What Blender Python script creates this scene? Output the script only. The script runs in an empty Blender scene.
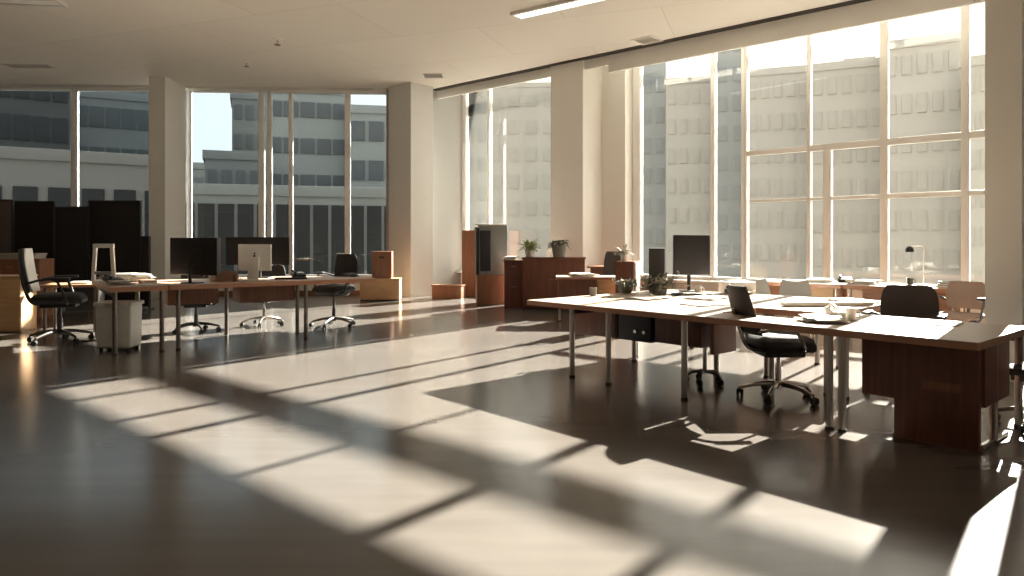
import bpy, bmesh, math, random
from mathutils import Vector, Matrix
R = math.radians
PI = math.pi
random.seed(7)
sc = bpy.context.scene
COL = sc.collection
F, CH, HZ = 700.0, 1.35, 240.0            # focal length in px, eye height, horizon row

def fl(px, py, z=0.0):                     # pixel on the horizontal plane z -> x, y
    Y = F * (CH - z) / (py - HZ)
    return ((px - 512) / F * Y, Y)

# ------------------------------------------------------------------ materials
def nt_of(name):
    m = bpy.data.materials.new(name); m.use_nodes = True
    nt = m.node_tree
    return m, nt, nt.nodes['Principled BSDF']

def mat(name, col, rough=.5, metal=0., var=.12, scale=6., spec=.5, coat=0., bump=0.):
    m, nt, b = nt_of(name)
    tc = nt.nodes.new('ShaderNodeTexCoord')
    n = nt.nodes.new('ShaderNodeTexNoise'); n.inputs['Scale'].default_value = scale; n.inputs['Detail'].default_value = 4
    nt.links.new(tc.outputs['Object'], n.inputs['Vector'])
    mx = nt.nodes.new('ShaderNodeMix'); mx.data_type = 'RGBA'
    mx.inputs[6].default_value = (*[c * (1 - var) for c in col], 1)
    mx.inputs[7].default_value = (*[min(1, c * (1 + var)) for c in col], 1)
    nt.links.new(n.outputs['Fac'], mx.inputs[0]); nt.links.new(mx.outputs[2], b.inputs['Base Color'])
    b.inputs['Roughness'].default_value = rough; b.inputs['Metallic'].default_value = metal
    b.inputs['Specular IOR Level'].default_value = spec; b.inputs['Coat Weight'].default_value = coat
    if bump:
        bp = nt.nodes.new('ShaderNodeBump'); bp.inputs['Strength'].default_value = bump; bp.inputs['Distance'].default_value = .01
        nt.links.new(n.outputs['Fac'], bp.inputs['Height']); nt.links.new(bp.outputs['Normal'], b.inputs['Normal'])
    return m

def wood(name, c1, c2, rough=.4, sc_=(2, 30, 30), spec=.5):
    m, nt, b = nt_of(name)
    tc = nt.nodes.new('ShaderNodeTexCoord'); mp = nt.nodes.new('ShaderNodeMapping')
    mp.inputs['Scale'].default_value = sc_
    n = nt.nodes.new('ShaderNodeTexNoise'); n.inputs['Scale'].default_value = 1.5; n.inputs['Detail'].default_value = 6
    n.inputs['Distortion'].default_value = .6
    cr = nt.nodes.new('ShaderNodeValToRGB')
    cr.color_ramp.elements[0].position = .3; cr.color_ramp.elements[0].color = (*c1, 1)
    cr.color_ramp.elements[1].position = .7; cr.color_ramp.elements[1].color = (*c2, 1)
    nt.links.new(tc.outputs['Object'], mp.inputs[0]); nt.links.new(mp.outputs[0], n.inputs['Vector'])
    nt.links.new(n.outputs['Fac'], cr.inputs[0]); nt.links.new(cr.outputs[0], b.inputs['Base Color'])
    b.inputs['Roughness'].default_value = rough; b.inputs['Specular IOR Level'].default_value = spec
    return m

def emis(name, col, s):
    m, nt, b = nt_of(name)
    b.inputs['Base Color'].default_value = (*col, 1)
    b.inputs['Emission Color'].default_value = (*col, 1); b.inputs['Emission Strength'].default_value = s
    return m

def glass(name, tint, refl=.06, dust=0., dustcol=(1, .95, .86)):
    m, nt, b = nt_of(name)
    nt.nodes.remove(b)
    out = nt.nodes['Material Output']
    tr = nt.nodes.new('ShaderNodeBsdfTransparent'); tr.inputs[0].default_value = (*tint, 1)
    gl = nt.nodes.new('ShaderNodeBsdfGlossy'); gl.inputs['Roughness'].default_value = .02
    fr = nt.nodes.new('ShaderNodeFresnel'); fr.inputs[0].default_value = 1.4
    mx = nt.nodes.new('ShaderNodeMixShader')
    nt.links.new(fr.outputs[0], mx.inputs[0]); nt.links.new(tr.outputs[0], mx.inputs[1]); nt.links.new(gl.outputs[0], mx.inputs[2])
    last = mx
    if dust:
        tl = nt.nodes.new('ShaderNodeBsdfTranslucent'); tl.inputs[0].default_value = (*dustcol, 1)
        tc = nt.nodes.new('ShaderNodeTexCoord'); n = nt.nodes.new('ShaderNodeTexNoise'); n.inputs['Scale'].default_value = .8
        ml = nt.nodes.new('ShaderNodeMath'); ml.operation = 'MULTIPLY_ADD'
        ml.inputs[1].default_value = dust * .5; ml.inputs[2].default_value = dust * .75
        nt.links.new(tc.outputs['Object'], n.inputs['Vector']); nt.links.new(n.outputs['Fac'], ml.inputs[0])
        m2 = nt.nodes.new('ShaderNodeMixShader')
        nt.links.new(ml.outputs[0], m2.inputs[0]); nt.links.new(mx.outputs[0], m2.inputs[1]); nt.links.new(tl.outputs[0], m2.inputs[2])
        last = m2
    nt.links.new(last.outputs[0], out.inputs['Surface'])
    return m

M = {}
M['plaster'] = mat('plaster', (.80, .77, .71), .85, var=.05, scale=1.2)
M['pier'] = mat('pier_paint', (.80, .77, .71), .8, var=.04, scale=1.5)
M['corner'] = mat('corner_dimmed_paint', (.40, .39, .36), .85, var=.04)  # darker pier paint; shade put into the colour against strong window light
M['rear'] = mat('rear_wall_paint', (.60, .56, .50), .9, var=.05)
M['white_frame'] = mat('white_window_frame', (.82, .80, .76), .45, var=.03)
M['grey_frame'] = mat('grey_window_frame', (.66, .63, .58), .45, var=.04)
M['glass_r'] = glass('dusty_glass', (.93, .93, .90), dust=.003)
M['glass_l'] = glass('tinted_glass', (.68, .72, .73))
M['desktop'] = wood('desktop_laminate', (.36, .27, .205), (.43, .33, .255), .38, (1.2, 18, 18))
M['desk_edge'] = wood('desk_edge_wood', (.34, .155, .085), (.43, .21, .12), .4)
M['brown'] = wood('mahogany_panel', (.13, .048, .03), (.20, .075, .046), .4, (20, 20, 1.6))
M['brown_mid'] = wood('walnut_panel', (.20, .085, .045), (.27, .12, .065), .45, (20, 20, 1.6))
M['oak'] = wood('light_oak', (.50, .29, .14), (.60, .37, .19), .45, (2, 20, 20))
M['steel'] = mat('brushed_steel', (.42, .38, .34), .35, 1., var=.1)
M['dark_steel'] = mat('dark_steel', (.10, .09, .085), .4, .8, var=.1)
M['steel_d'] = mat('bronze_steel', (.20, .17, .145), .35, 1., var=.1)
M['chrome'] = mat('chrome', (.65, .62, .58), .18, 1., var=.04)
M['black'] = mat('black_plastic', (.018, .016, .016), .42, var=.2)
M['fabric_b'] = mat('black_fabric', (.022, .020, .020), .8, var=.35, scale=60, bump=.2)
M['mesh_b'] = mat('dark_mesh_fabric', (.045, .040, .038), .75, var=.3, scale=80, bump=.2)
M['navy'] = mat('navy_metal', (.020, .020, .035), .45, var=.15)
M['screen'] = mat('monitor_glass', (.016, .014, .014), .5, var=.1)
M['bezel'] = mat('monitor_bezel', (.028, .025, .025), .4, var=.1)
M['white_pl'] = mat('white_plastic', (.86, .84, .79), .4, var=.03)
M['white_fab'] = mat('white_mesh_fabric', (.82, .80, .76), .75, var=.06, scale=60)
M['bin'] = mat('frosted_white_plastic', (.80, .78, .73), .3, var=.05)
M['paper'] = mat('paper', (.78, .74, .66), .8, var=.05)
M['paper_g'] = mat('grey_paper', (.42, .39, .34), .8, var=.15)
M['grey'] = mat('grey_metal_cabinet', (.24, .24, .23), .4, .3, var=.1)
M['part'] = mat('black_partition_fabric', (.016, .013, .012), .9, var=.3, scale=40)
M['part_b'] = mat('brown_partition_fabric', (.11, .085, .07), .85, var=.2, scale=40)
M['leaf'] = mat('leaf_green', (.42, .48, .18), .5, var=.4, scale=9)
M['leaf_d'] = mat('dark_leaf', (.055, .06, .03), .55, var=.4, scale=9)
M['leaf_g'] = mat('dusty_leaf', (.30, .28, .22), .65, var=.45, scale=12)
M['soil'] = mat('soil', (.05, .035, .025), .95, var=.3)
M['pot_w'] = mat('white_pot', (.70, .67, .60), .4, var=.04)
M['pot_g'] = mat('grey_pot', (.20, .19, .16), .6, var=.1)
M['terra'] = mat('brown_card', (.24, .13, .08), .7, var=.1)
M['tan'] = mat('tan_upholstery', (.26, .17, .125), .8, var=.12, scale=30)
M['rubber'] = mat('rubber', (.02, .02, .02), .7)
M['mug'] = mat('mug_glaze', (.60, .56, .50), .25, var=.05)
M['blue'] = mat('blue_cover', (.10, .15, .20), .5)
M['red'] = mat('red_cover', (.26, .07, .05), .5)
M['lamp_on'] = emis('lit_diffuser', (1, .93, .80), 2.2)
M['vent'] = mat('dark_slot', (.05, .04, .035), .8)
M['asphalt'] = mat('street_paving', (.24, .225, .20), .9, var=.1, scale=.3)

def floor_mat():
    m, nt, b = nt_of('polished_floor')
    tc = nt.nodes.new('ShaderNodeTexCoord'); mp = nt.nodes.new('ShaderNodeMapping')
    mp.inputs['Rotation'].default_value = (0, 0, R(-8)); mp.inputs['Scale'].default_value = (.55, 5.0, 1)
    n = nt.nodes.new('ShaderNodeTexNoise'); n.inputs['Scale'].default_value = 1.3; n.inputs['Detail'].default_value = 6
    n2 = nt.nodes.new('ShaderNodeTexNoise'); n2.inputs['Scale'].default_value = .45; n2.inputs['Detail'].default_value = 3
    cr = nt.nodes.new('ShaderNodeValToRGB')
    cr.color_ramp.elements[0].position = .28; cr.color_ramp.elements[0].color = (.108, .096, .087, 1)
    cr.color_ramp.elements[1].position = .75; cr.color_ramp.elements[1].color = (.148, .132, .119, 1)
    ad = nt.nodes.new('ShaderNodeMath'); ad.operation = 'ADD'
    mu = nt.nodes.new('ShaderNodeMath'); mu.operation = 'MULTIPLY'; mu.inputs[1].default_value = .5
    nt.links.new(tc.outputs['Object'], mp.inputs[0]); nt.links.new(mp.outputs[0], n.inputs['Vector'])
    nt.links.new(tc.outputs['Object'], n2.inputs['Vector'])
    nt.links.new(n.outputs['Fac'], ad.inputs[0]); nt.links.new(n2.outputs['Fac'], ad.inputs[1])
    nt.links.new(ad.outputs[0], mu.inputs[0]); nt.links.new(mu.outputs[0], cr.inputs[0])
    nt.links.new(cr.outputs[0], b.inputs['Base Color'])
    mr = nt.nodes.new('ShaderNodeMapRange'); mr.inputs[3].default_value = .14; mr.inputs[4].default_value = .24
    nt.links.new(n2.outputs['Fac'], mr.inputs[0]); nt.links.new(mr.outputs[0], b.inputs['Roughness'])
    b.inputs['Specular IOR Level'].default_value = .5
    return m
M['floor'] = floor_mat()

def ceiling_mat():
    m, nt, b = nt_of('ceiling_panels')
    tc = nt.nodes.new('ShaderNodeTexCoord'); mp = nt.nodes.new('ShaderNodeMapping')
    mp.inputs['Rotation'].default_value = (0, 0, R(20))
    br = nt.nodes.new('ShaderNodeTexBrick'); br.inputs['Scale'].default_value = 1.
    br.inputs['Brick Width'].default_value = 3.2; br.inputs['Row Height'].default_value = 1.9; br.inputs['Mortar Size'].default_value = .012
    br.inputs['Color1'].default_value = (.82, .76, .67, 1); br.inputs['Color2'].default_value = (.79, .73, .645, 1)
    br.inputs['Mortar'].default_value = (.66, .61, .53, 1); br.inputs['Mortar Smooth'].default_value = .6
    nt.links.new(tc.outputs['Object'], mp.inputs[0]); nt.links.new(mp.outputs[0], br.inputs['Vector'])
    nt.links.new(br.outputs['Color'], b.inputs['Base Color']); b.inputs['Roughness'].default_value = .9
    return m
M['ceiling'] = ceiling_mat()

# ------------------------------------------------------------------ mesh builder
class MB:
    def __init__(s): s.bm = bmesh.new()
    def _merge(s, b, mx=None):
        if mx is not None: bmesh.ops.transform(b, matrix=mx, verts=b.verts)
        me = bpy.data.meshes.new('tmp'); b.to_mesh(me); b.free()
        s.bm.from_mesh(me); bpy.data.meshes.remove(me); return s
    def box(s, c, d, bev=.004, rz=0., rx=0., ry=0., seg=2, taper=1.):
        b = bmesh.new(); bmesh.ops.create_cube(b, size=1)
        for v in b.verts:
            k = taper if v.co.z < 0 else 1.
            v.co = Vector((v.co.x * d[0] * k, v.co.y * d[1] * k, v.co.z * d[2]))
        bv = min(bev, min(d) * .45)
        if bv > 0: bmesh.ops.bevel(b, geom=list(b.edges), offset=bv, segments=seg, affect='EDGES', profile=.6)
        mx = Matrix.Translation(c) @ Matrix.Rotation(rz, 4, 'Z') @ Matrix.Rotation(ry, 4, 'Y') @ Matrix.Rotation(rx, 4, 'X')
        return s._merge(b, mx)
    def b2(s, lo, hi, bev=.004, **k):
        return s.box([(a + b) / 2 for a, b in zip(lo, hi)], [b - a for a, b in zip(lo, hi)], bev, **k)
    def cyl(s, p0, p1, r0, r1=None, seg=16):
        r1 = r0 if r1 is None else r1
        p0, p1 = Vector(p0), Vector(p1); d = p1 - p0
        b = bmesh.new(); bmesh.ops.create_cone(b, cap_ends=True, segments=seg, radius1=r0, radius2=r1, depth=d.length)
        q = Vector((0, 0, 1)).rotation_difference(d.normalized()).to_matrix().to_4x4()
        return s._merge(b, Matrix.Translation((p0 + p1) / 2) @ q)
    def tube(s, pts, r, seg=10, sub=4):
        P = [Vector(p) for p in pts]
        if sub > 1 and len(P) > 2:                 # Catmull-Rom smoothing
            Q = []
            E = [2 * P[0] - P[1]] + P + [2 * P[-1] - P[-2]]
            for i in range(1, len(E) - 2):
                for k in range(sub):
                    t = k / sub; a, b_, c, d = E[i - 1], E[i], E[i + 1], E[i + 2]
                    Q.append(.5 * ((2 * b_) + (c - a) * t + (2 * a - 5 * b_ + 4 * c - d) * t * t + (3 * b_ - a - 3 * c + d) * t ** 3))
            Q.append(P[-1]); P = Q
        bm = s.bm; rings = []
        n = len(P); ref = Vector((.123, .456, .88)).normalized()
        for i, p in enumerate(P):
            t = (P[min(i + 1, n - 1)] - P[max(i - 1, 0)]).normalized()
            x = t.cross(ref).normalized(); y = t.cross(x).normalized()
            rr = r(i / (n - 1)) if callable(r) else r
            rings.append([bm.verts.new(p + rr * (math.cos(2 * PI * k / seg) * x + math.sin(2 * PI * k / seg) * y)) for k in range(seg)])
        for a, b in zip(rings, rings[1:]):
            for k in range(seg): bm.faces.new((a[k], a[(k + 1) % seg], b[(k + 1) % seg], b[k]))
        bm.faces.new(rings[0][::-1]); bm.faces.new(rings[-1])
        return s
    def lathe(s, prof, c=(0, 0, 0), seg=24):
        bm = s.bm; c = Vector(c); rings = []
        for r, z in prof:
            rings.append([bm.verts.new(c + Vector((r * math.cos(2 * PI * k / seg), r * math.sin(2 * PI * k / seg), z))) for k in range(seg)])
        for a, b in zip(rings, rings[1:]):
            for k in range(seg): bm.faces.new((a[k], a[(k + 1) % seg], b[(k + 1) % seg], b[k]))
        bm.faces.new(rings[0][::-1]); bm.faces.new(rings[-1])
        return s
    def prism(s, poly, z0, z1, bev=0.):
        b = bmesh.new()
        lo = [b.verts.new((x, y, z0)) for x, y in poly]; f = b.faces.new(lo)
        r = bmesh.ops.extrude_face_region(b, geom=[f])
        bmesh.ops.translate(b, vec=(0, 0, z1 - z0), verts=[v for v in r['geom'] if isinstance(v, bmesh.types.BMVert)])
        bmesh.ops.recalc_face_normals(b, faces=list(b.faces))
        if bev: bmesh.ops.bevel(b, geom=list(b.edges), offset=bev, segments=2, affect='EDGES')
        return s._merge(b)
    def sheet(s, fn, nu, nv, th):
        """curved slab: fn(u, v) -> (point, normal), u and v in -1..1, thickness th"""
        bm = s.bm; A = []; B = []
        for j in range(nv + 1):
            ra, rb = [], []
            for i in range(nu + 1):
                u = -1 + 2 * i / nu; v = -1 + 2 * j / nv
                p, n = fn(u, v)
                e = max(abs(u), abs(v)) ** 6 * .7
                ra.append(bm.verts.new(Vector(p) + Vector(n) * th / 2 * (1 - e))); rb.append(bm.verts.new(Vector(p) - Vector(n) * th / 2 * (1 - e)))
            A.append(ra); B.append(rb)
        for j in range(nv):
            for i in range(nu):
                bm.faces.new((A[j][i], A[j][i + 1], A[j + 1][i + 1], A[j + 1][i]))
                bm.faces.new((B[j][i], B[j + 1][i], B[j + 1][i + 1], B[j][i + 1]))
        rim = [(0, i) for i in range(nu)] + [(j, nu) for j in range(nv)] + [(nv, i) for i in range(nu, 0, -1)] + [(j, 0) for j in range(nv, 0, -1)]
        for k in range(len(rim)):
            a, b = rim[k], rim[(k + 1) % len(rim)]
            bm.faces.new((A[a[0]][a[1]], B[a[0]][a[1]], B[b[0]][b[1]], A[b[0]][b[1]]))
        return s
    def leaf(s, base, direc, L, w, droop=.4):
        bm = s.bm; d = Vector(direc).normalized(); side = d.cross(Vector((0, 0, 1)))
        side = side.normalized() if side.length > 1e-3 else Vector((1, 0, 0)); p0 = Vector(base); prev = None
        for i in range(5):
            t = i / 4; wd = w * math.sin(PI * (.12 + .85 * t)) * .5
            p = p0 + d * L * t - Vector((0, 0, droop * L * t * t)); up = Vector((0, 0, .25 * wd))
            row = [bm.verts.new(p - side * wd + up), bm.verts.new(p), bm.verts.new(p + side * wd + up)]
            if prev:
                bm.faces.new((prev[0], prev[1], row[1], row[0])); bm.faces.new((prev[1], prev[2], row[2], row[1]))
            prev = row
        return s
    def build(s, name, m, parent=None, ang=40):
        me = bpy.data.meshes.new(name)
        bmesh.ops.recalc_face_normals(s.bm, faces=list(s.bm.faces))
        s.bm.to_mesh(me); s.bm.free()
        me.materials.append(m)
        me.shade_smooth(); me.set_sharp_from_angle(angle=R(ang))
        o = bpy.data.objects.new(name, me); COL.objects.link(o)
        if parent is not None: o.parent = parent
        return o

def thing(name, label, cat, loc=(0, 0, 0), rz=0., group=None, sub=None):
    o = bpy.data.objects.new(name, None); COL.objects.link(o)
    o.empty_display_size = .1
    o.location = loc; o.rotation_euler = (0, 0, rz); o['label'] = label; o['category'] = cat
    if group: o['group'] = group
    return o
def tag(o, label, cat, group=None):
    o['label'] = label; o['category'] = cat
    if group: o['group'] = group
    return o
def struct(o, label=None, cat=None):
    o['kind'] = 'structure'
    if label: o['label'] = label
    if cat: o['category'] = cat
    return o
def at(o, loc, rz=0.):
    o.location = loc; o.rotation_euler = (0, 0, rz); return o

# ------------------------------------------------------------------ frames of reference
AR = math.atan2(-1, 1.131)                         # window wall on the right
CR = Vector((-1.497, 18.39)); XR = Vector((math.cos(AR), math.sin(AR))); NR = Vector((-XR.y, XR.x))
def tR(px):
    k = (px - 512) / F; return (k * CR.y - CR.x) / (XR.x - k * XR.y)
def wr(t, y): p = CR + XR * t + NR * y; return (p.x, p.y)
AL = R(3.08)                                       # window wall at the back
CL = Vector((-16.0, 16.70)); XL = Vector((math.cos(AL), math.sin(AL))); NL = Vector((-XL.y, XL.x))
def tL(px):
    k = (px - 512) / F; return (k * CL.y - CL.x) / (XL.x - k * XL.y)
def wl(t, y): p = CL + XL * t + NL * y; return (p.x, p.y)
HC = 5.1
HP = 5.45                                          # lid of the curtain pocket along the right windows
# ------------------------------------------------------------------ shell
backR = wl(13.2, 0)
outline = [(-16, -7), (-16, 16.7), backR, (CR.x - .55, CR.y + .0), (CR.x, CR.y), wr(22, 0), (wr(22, 0)[0], -7)]
struct(MB().prism([(-16.3, -7.3), (-16.3, 17.0), wl(13.2, .3), (CR.x - .5, CR.y + .45), wr(0, .4), wr(22, .3), (wr(22, .3)[0], -7.3)], -.35, 0).build('floor', M['floor']), 'dark polished floor with long patches of sunlight', 'floor')
struct(MB().prism([(-16.3, -7.3), (-16.3, 17.0), wl(13.2, .3), (CR.x - .5, CR.y + .45), wr(-.3, .4), wr(-.3, -.8), wr(22, -.8), (wr(22, -.8)[0], -7.3)], HC, HC + .4).prism([wr(-.3, -.8), wr(22, -.8), wr(22, .35), wr(-.3, .35)], HP, HP + .1).build('ceiling', M['ceiling']), 'pale panelled ceiling', 'ceiling')
struct(MB().b2((-16.3, -7.3, 0), (-16, 16.9, HC), 0).build('wall_left', M['rear']))
struct(MB().b2((-16.3, -7.3, 0), (wr(22, 0)[0], -7, HC), 0).build('wall_rear', M['rear']))
xr = wr(22, 0)[0]
struct(MB().b2((xr, -7.3, 0), (xr + .3, wr(22, 0)[1] + .2, HC), 0).build('wall_far_right', M['rear']))
# right wall: low sill wall, head wall above the glass, solid end
SR, ZR = .56, 5.38
w = MB()
def wrp(mb, t0, t1, y0, y1, z0, z1): return mb.prism([wr(t0, y0), wr(t1, y0), wr(t1, y1), wr(t0, y1)], z0, z1)
wrp(w, .22, 12.70, -.02, .22, 0, SR); wrp(w, .22, 12.70, -.02, .22, ZR, HP - .001); wrp(w, 12.50, 22, -.03, .3, 0, HP - .001)
wrp(w, 4.78, 5.36, -.22, .22, 0, HP - .001)               # pier beside the second column
wrp(w, 3.93, 4.8, -.05, .22, 0, HP - .001)
struct(w.build('wall_right', M['plaster']))
# back wall
SL, ZL = .42, 5.05
w = MB()
def wlp(mb, t0, t1, y0, y1, z0, z1): return mb.prism([wl(t0, y0), wl(t1, y0), wl(t1, y1), wl(t0, y1)], z0, z1)
wlp(w, -.3, 13.2, 0, .2, 0, SL); wlp(w, -.3, 13.2, 0, .2, ZL, HC)
struct(w.build('wall_back', M['plaster']))
# corner wall between both
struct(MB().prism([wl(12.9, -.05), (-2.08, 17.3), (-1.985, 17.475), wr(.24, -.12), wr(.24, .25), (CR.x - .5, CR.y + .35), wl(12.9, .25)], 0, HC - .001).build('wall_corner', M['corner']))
# columns: each one is a straight square column
def column(t0, t1, s, label):
    o = wrp(MB(), t0, t1, -s, 0.0, 0, HP - .001).build('column', M['pier'])
    struct(o, label, 'column'); return o
column(3.93, 4.78, .927, 'pale square column behind the dark cabinet with the two plants')
a = (4.595, 6.80); u3 = XR * .29; n3 = NR * .62
struct(MB().prism([a, (a[0] + u3.x, a[1] + u3.y), (a[0] + u3.x + n3.x, a[1] + u3.y + n3.y), (a[0] + n3.x, a[1] + n3.y)], 0, HC - .001).build('column', M['pier']), 'tan column at the right edge beside the window grid', 'column')
a = (-2.4, 16.6); u_ = (-.749, .662); n_ = (.662, .749)
cp = [a, (a[0] + n_[0] * .71, a[1] + n_[1] * .71), (a[0] + n_[0] * .71 + u_[0] * .83, a[1] + n_[1] * .71 + u_[1] * .83), (a[0] + u_[0] * .83, a[1] + u_[1] * .83)]
struct(MB().prism(cp, 0, HC - .001).build('column', mat('corner_column_dimmed_paint', (.64, .62, .575), .8, var=.04)), 'cream corner column where the two window walls meet', 'column')  # pier paint darkened, so the colour itself holds back the bright window light
def colL(px0, pxm, label, dep=1.0):
    Y = 16.05; x0 = (px0 - 512) / F * Y; x1 = (pxm - 512) / F * Y
    struct(MB().prism([(x0, Y), (x1, Y), (x1, Y + dep), (x0, Y + dep)], 0, HC - .001).build('column', M['pier']), label, 'column')
colL(149, 165, 'pale column at the left between the dark windows and the bright ones')
# bulkhead and slot along the right windows
b = MB(); tb = 5.36
wrp(b, tb, 22, -.86, -.79, 4.75, HP - .001); wrp(b, .0, tb, -.86, -.79, 4.90, HP - .001)
struct(b.build('trim_1', M['plaster']), 'plaster bulkhead over the right windows', 'bulkhead')
b = MB(); wrp(b, -.2, 16.6, -1.06, -.88, HC - .012, HC + .02)
struct(b.build('trim_2', M['vent']), 'dark slot in the ceiling along the window wall', 'ceiling slot')
struct(MB().prism([wl(0, -.10), wl(12.6, -.10), wl(12.6, -.02), wl(0, -.02)], HC - .05, HC - .001).build('trim_3', M['grey_frame']), 'grey strip above the back windows', 'trim')
# baseboard at the back corner
struct(MB().prism([wl(.1, -.03), wl(12.9, -.03), wl(12.9, -.001), wl(.1, -.001)], 0, .1).build('baseboard_back', M['brown_mid']))

# ------------------------------------------------------------------ windows
def window(name, frame, x0, x1, z0, z1, mull, trans, fm, gm, label, outer_r=None, dep=.14, outer=.07):
    outr = outer if outer_r is None else outer_r
    fx, ang = (wr, AR) if frame == 'R' else (wl, AL)
    p = fx(x0, .1)
    o = thing(name, label, 'window', (p[0], p[1], z0), ang); o['kind'] = 'structure'
    W, H = x1 - x0, z1 - z0
    f = MB()
    f.b2((0, -dep / 2, 0), (outer, dep / 2, H), .006); f.b2((W - outr, -dep / 2, 0), (W, dep / 2, H), .006)
    f.b2((outer, -dep / 2, H - .06), (W - outr, dep / 2, H), .006); f.b2((outer, -dep / 2, 0), (W - outr, dep / 2, .07), .006)
    f.build('frame', fm, o)
    for (x, wd, a, b_) in mull:
        xx = x - x0
        MB().b2((xx - wd / 2, -dep / 2 + .005, a - z0 if a else .07), (xx + wd / 2, dep / 2 - .005, (b_ - z0) if b_ else H - .06), .006).build('mullion', fm, o)
    for (a, b_, z, hh) in trans:
        MB().b2((a - x0, -dep / 2 + .01, z - z0 - hh / 2), (b_ - x0, dep / 2 - .01, z - z0 + hh / 2), .006).build('transom', fm, o)
    xs = sorted([x0 + outer * .5] + [m_[0] for m_ in mull if not m_[2] and not m_[3]] + [x1 - outr * .5])
    for a, b_ in zip(xs, xs[1:]):
        MB().b2((a - x0, -.006, .04), (b_ - x0, .006, H - .03), 0).build('glass_pane', gm, o)
    s = MB(); s.b2((-.02, -.30, -.05), (W + .02, -dep / 2, .0), .006); s.build('sill', fm, o)
    return o
T = tR
window('window_1', 'R', .24, 4.0, SR, ZR, [(T(487), .06, 0, 0)], [], M['white_frame'], M['glass_r'], 'narrow bright window between the corner and the column with the plants', outer=.12)
window('window_2', 'R', T(632), T(743), SR, ZR, [(T(711.5), .08, 0, 0)], [], M['white_frame'], M['glass_r'], 'tall window of two clear panes right of the second column', outer=.17, outer_r=.05)
g = [(T(807.5), .06, 0, 0), (T(826), .13, SR + .05, 2.93), (T(883), .12, 0, 0), (T(964.5), .11, 0, 0)]
tt = [(T(743), T(807), 2.98, .09), (T(807), 12.45, 2.98, .11), (T(748), T(822), 2.08, .05), (T(830), T(882), 2.08, .06), (T(884), 12.45, 2.08, .08)]
window('window_3', 'R', T(743), 12.50, SR, ZR, g, tt, M['grey_frame'], M['glass_r'], 'tall window grid with transoms at the right', outer=.05)
window('window_4', 'L', tL(186), 13.0, SL, ZL, [(tL(260.5), .13, 0, 0), (tL(268.5), .11, 0, 0), (tL(290), .09, 0, 0), (tL(347), .13, 0, 0)], [], M['white_frame'], M['glass_l'], 'wide back window with white mullions', outer=.09)
window('window_5', 'L', -.1, tL(151), SL, ZL, [(tL(-60), .12, 0, 0), (tL(72.5), .13, 0, 0)], [], M['white_frame'], M['glass_l'], 'dark back window at the left behind the black partitions')

# ------------------------------------------------------------------ outside
ext = struct(MB().box((0, 60, -4.6), (320, 260, .2), 0).build('ground', M['asphalt']), 'street level outside the windows', 'ground')
# added rail, out of view, casts the dark band between the sun patches
cn = thing('added_shade_rail', 'added unseen steel rail on arms outside above the right windows, shading a floor band', 'added_shade_rail', (*wr(0, 0), 0), AR); cn['kind'] = 'structure'
MB().b2((-3, 3.95, 6.47), (21, 4.10, 6.69), .01).build('rail', M['grey_frame'], cn)
for x in range(-2, 21, 4):
    MB().b2((x, .3, 6.70), (x + .08, 4.1, 6.78), .01).build('arm', M['grey_frame'], cn)
struct(wrp(MB(), -3, 22, .10, .35, HP + .1, 7.2).build('wall_parapet', M['plaster']), 'outside parapet above the right windows', 'wall')

def facade(name, col, var=.06):
    return mat(name, col, .9, var=var, scale=.35)
BW = {}
def building(px0, px1, ytop, Y, col, wcol, nx, nz, label, depth=4.5, setback=None, zb=-4.5, wfrac=(.62, .5), ground=0.):
    if px0 > 440:                                   # across the street, Y = street distance from the right window wall
        q = 19.3 + Y * 1.5097
        def pt(px): k = (px - 512) / F; yy = q / (k + 1.131); return Vector((k * yy, yy))
        A, B = pt(px0), pt(px1); mid = (A + B) / 2
    else:                                           # beyond the back windows, turned towards the office
        A = Vector(((px0 - 512) / F * Y, Y)); B = Vector(((px1 - 512) / F * Y, Y)); mid = (A + B) / 2
    bis = (A.normalized() + B.normalized()).normalized(); e = B - A     # centre of the front on the line that halves the angle
    t_ = (bis.x * A.y - bis.y * A.x) / (bis.y * e.x - bis.x * e.y); mid = A + e * t_
    ang = math.atan2(-mid.x, mid.y); nrm = Vector((-math.sin(ang), math.cos(ang)))
    W = mid.length * 2 * math.tan(A.angle(B) / 2)
    Z = CH + (HZ - ytop) / F * mid.y
    o = thing('building', label, 'building', (mid.x + nrm.x * depth / 2, mid.y + nrm.y * depth / 2, zb), ang)
    H = Z - zb
    key = tuple(col)
    if key not in BW: BW[key] = facade('facade', col)
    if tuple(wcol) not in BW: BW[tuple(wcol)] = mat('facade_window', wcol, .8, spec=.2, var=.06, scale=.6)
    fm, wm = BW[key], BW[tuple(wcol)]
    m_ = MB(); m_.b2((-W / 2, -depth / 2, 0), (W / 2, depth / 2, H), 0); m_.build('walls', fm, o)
    MB().b2((-W / 2 - .12, -depth / 2 - .12, H - .1), (W / 2 + .12, depth / 2 + .12, H + .35), .02).build('parapet', fm, o)
    if setback:
        a, b_, h_ = setback
        MB().b2((-W / 2 + W * a, -depth / 2 + 1, H), (-W / 2 + W * b_, depth / 2 - 1, H + h_), .02).build('roof_block', fm, o)
    cw, chh = W / nx, (H - ground) / nz
    me = None
    for j in range(nz):
        for i in range(nx):
            if me is None:
                pr = MB().box((0, 0, 0), (cw * wfrac[0], .16, chh * wfrac[1]), .01).build('window', wm, o); me = pr
            else:
                pr = me.copy(); COL.objects.link(pr)
            pr.location = (-W / 2 + cw * (i + .5), -depth / 2 - .02, ground + chh * (j + .5))
    return o
cream, crw = (.345, .32, .285), (.318, .295, .262)
cr2, cr2w = (.33, .305, .268), (.303, .28, .246)
blu, bluw = (.22, .232, .23), (.19, .202, .202)
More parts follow.
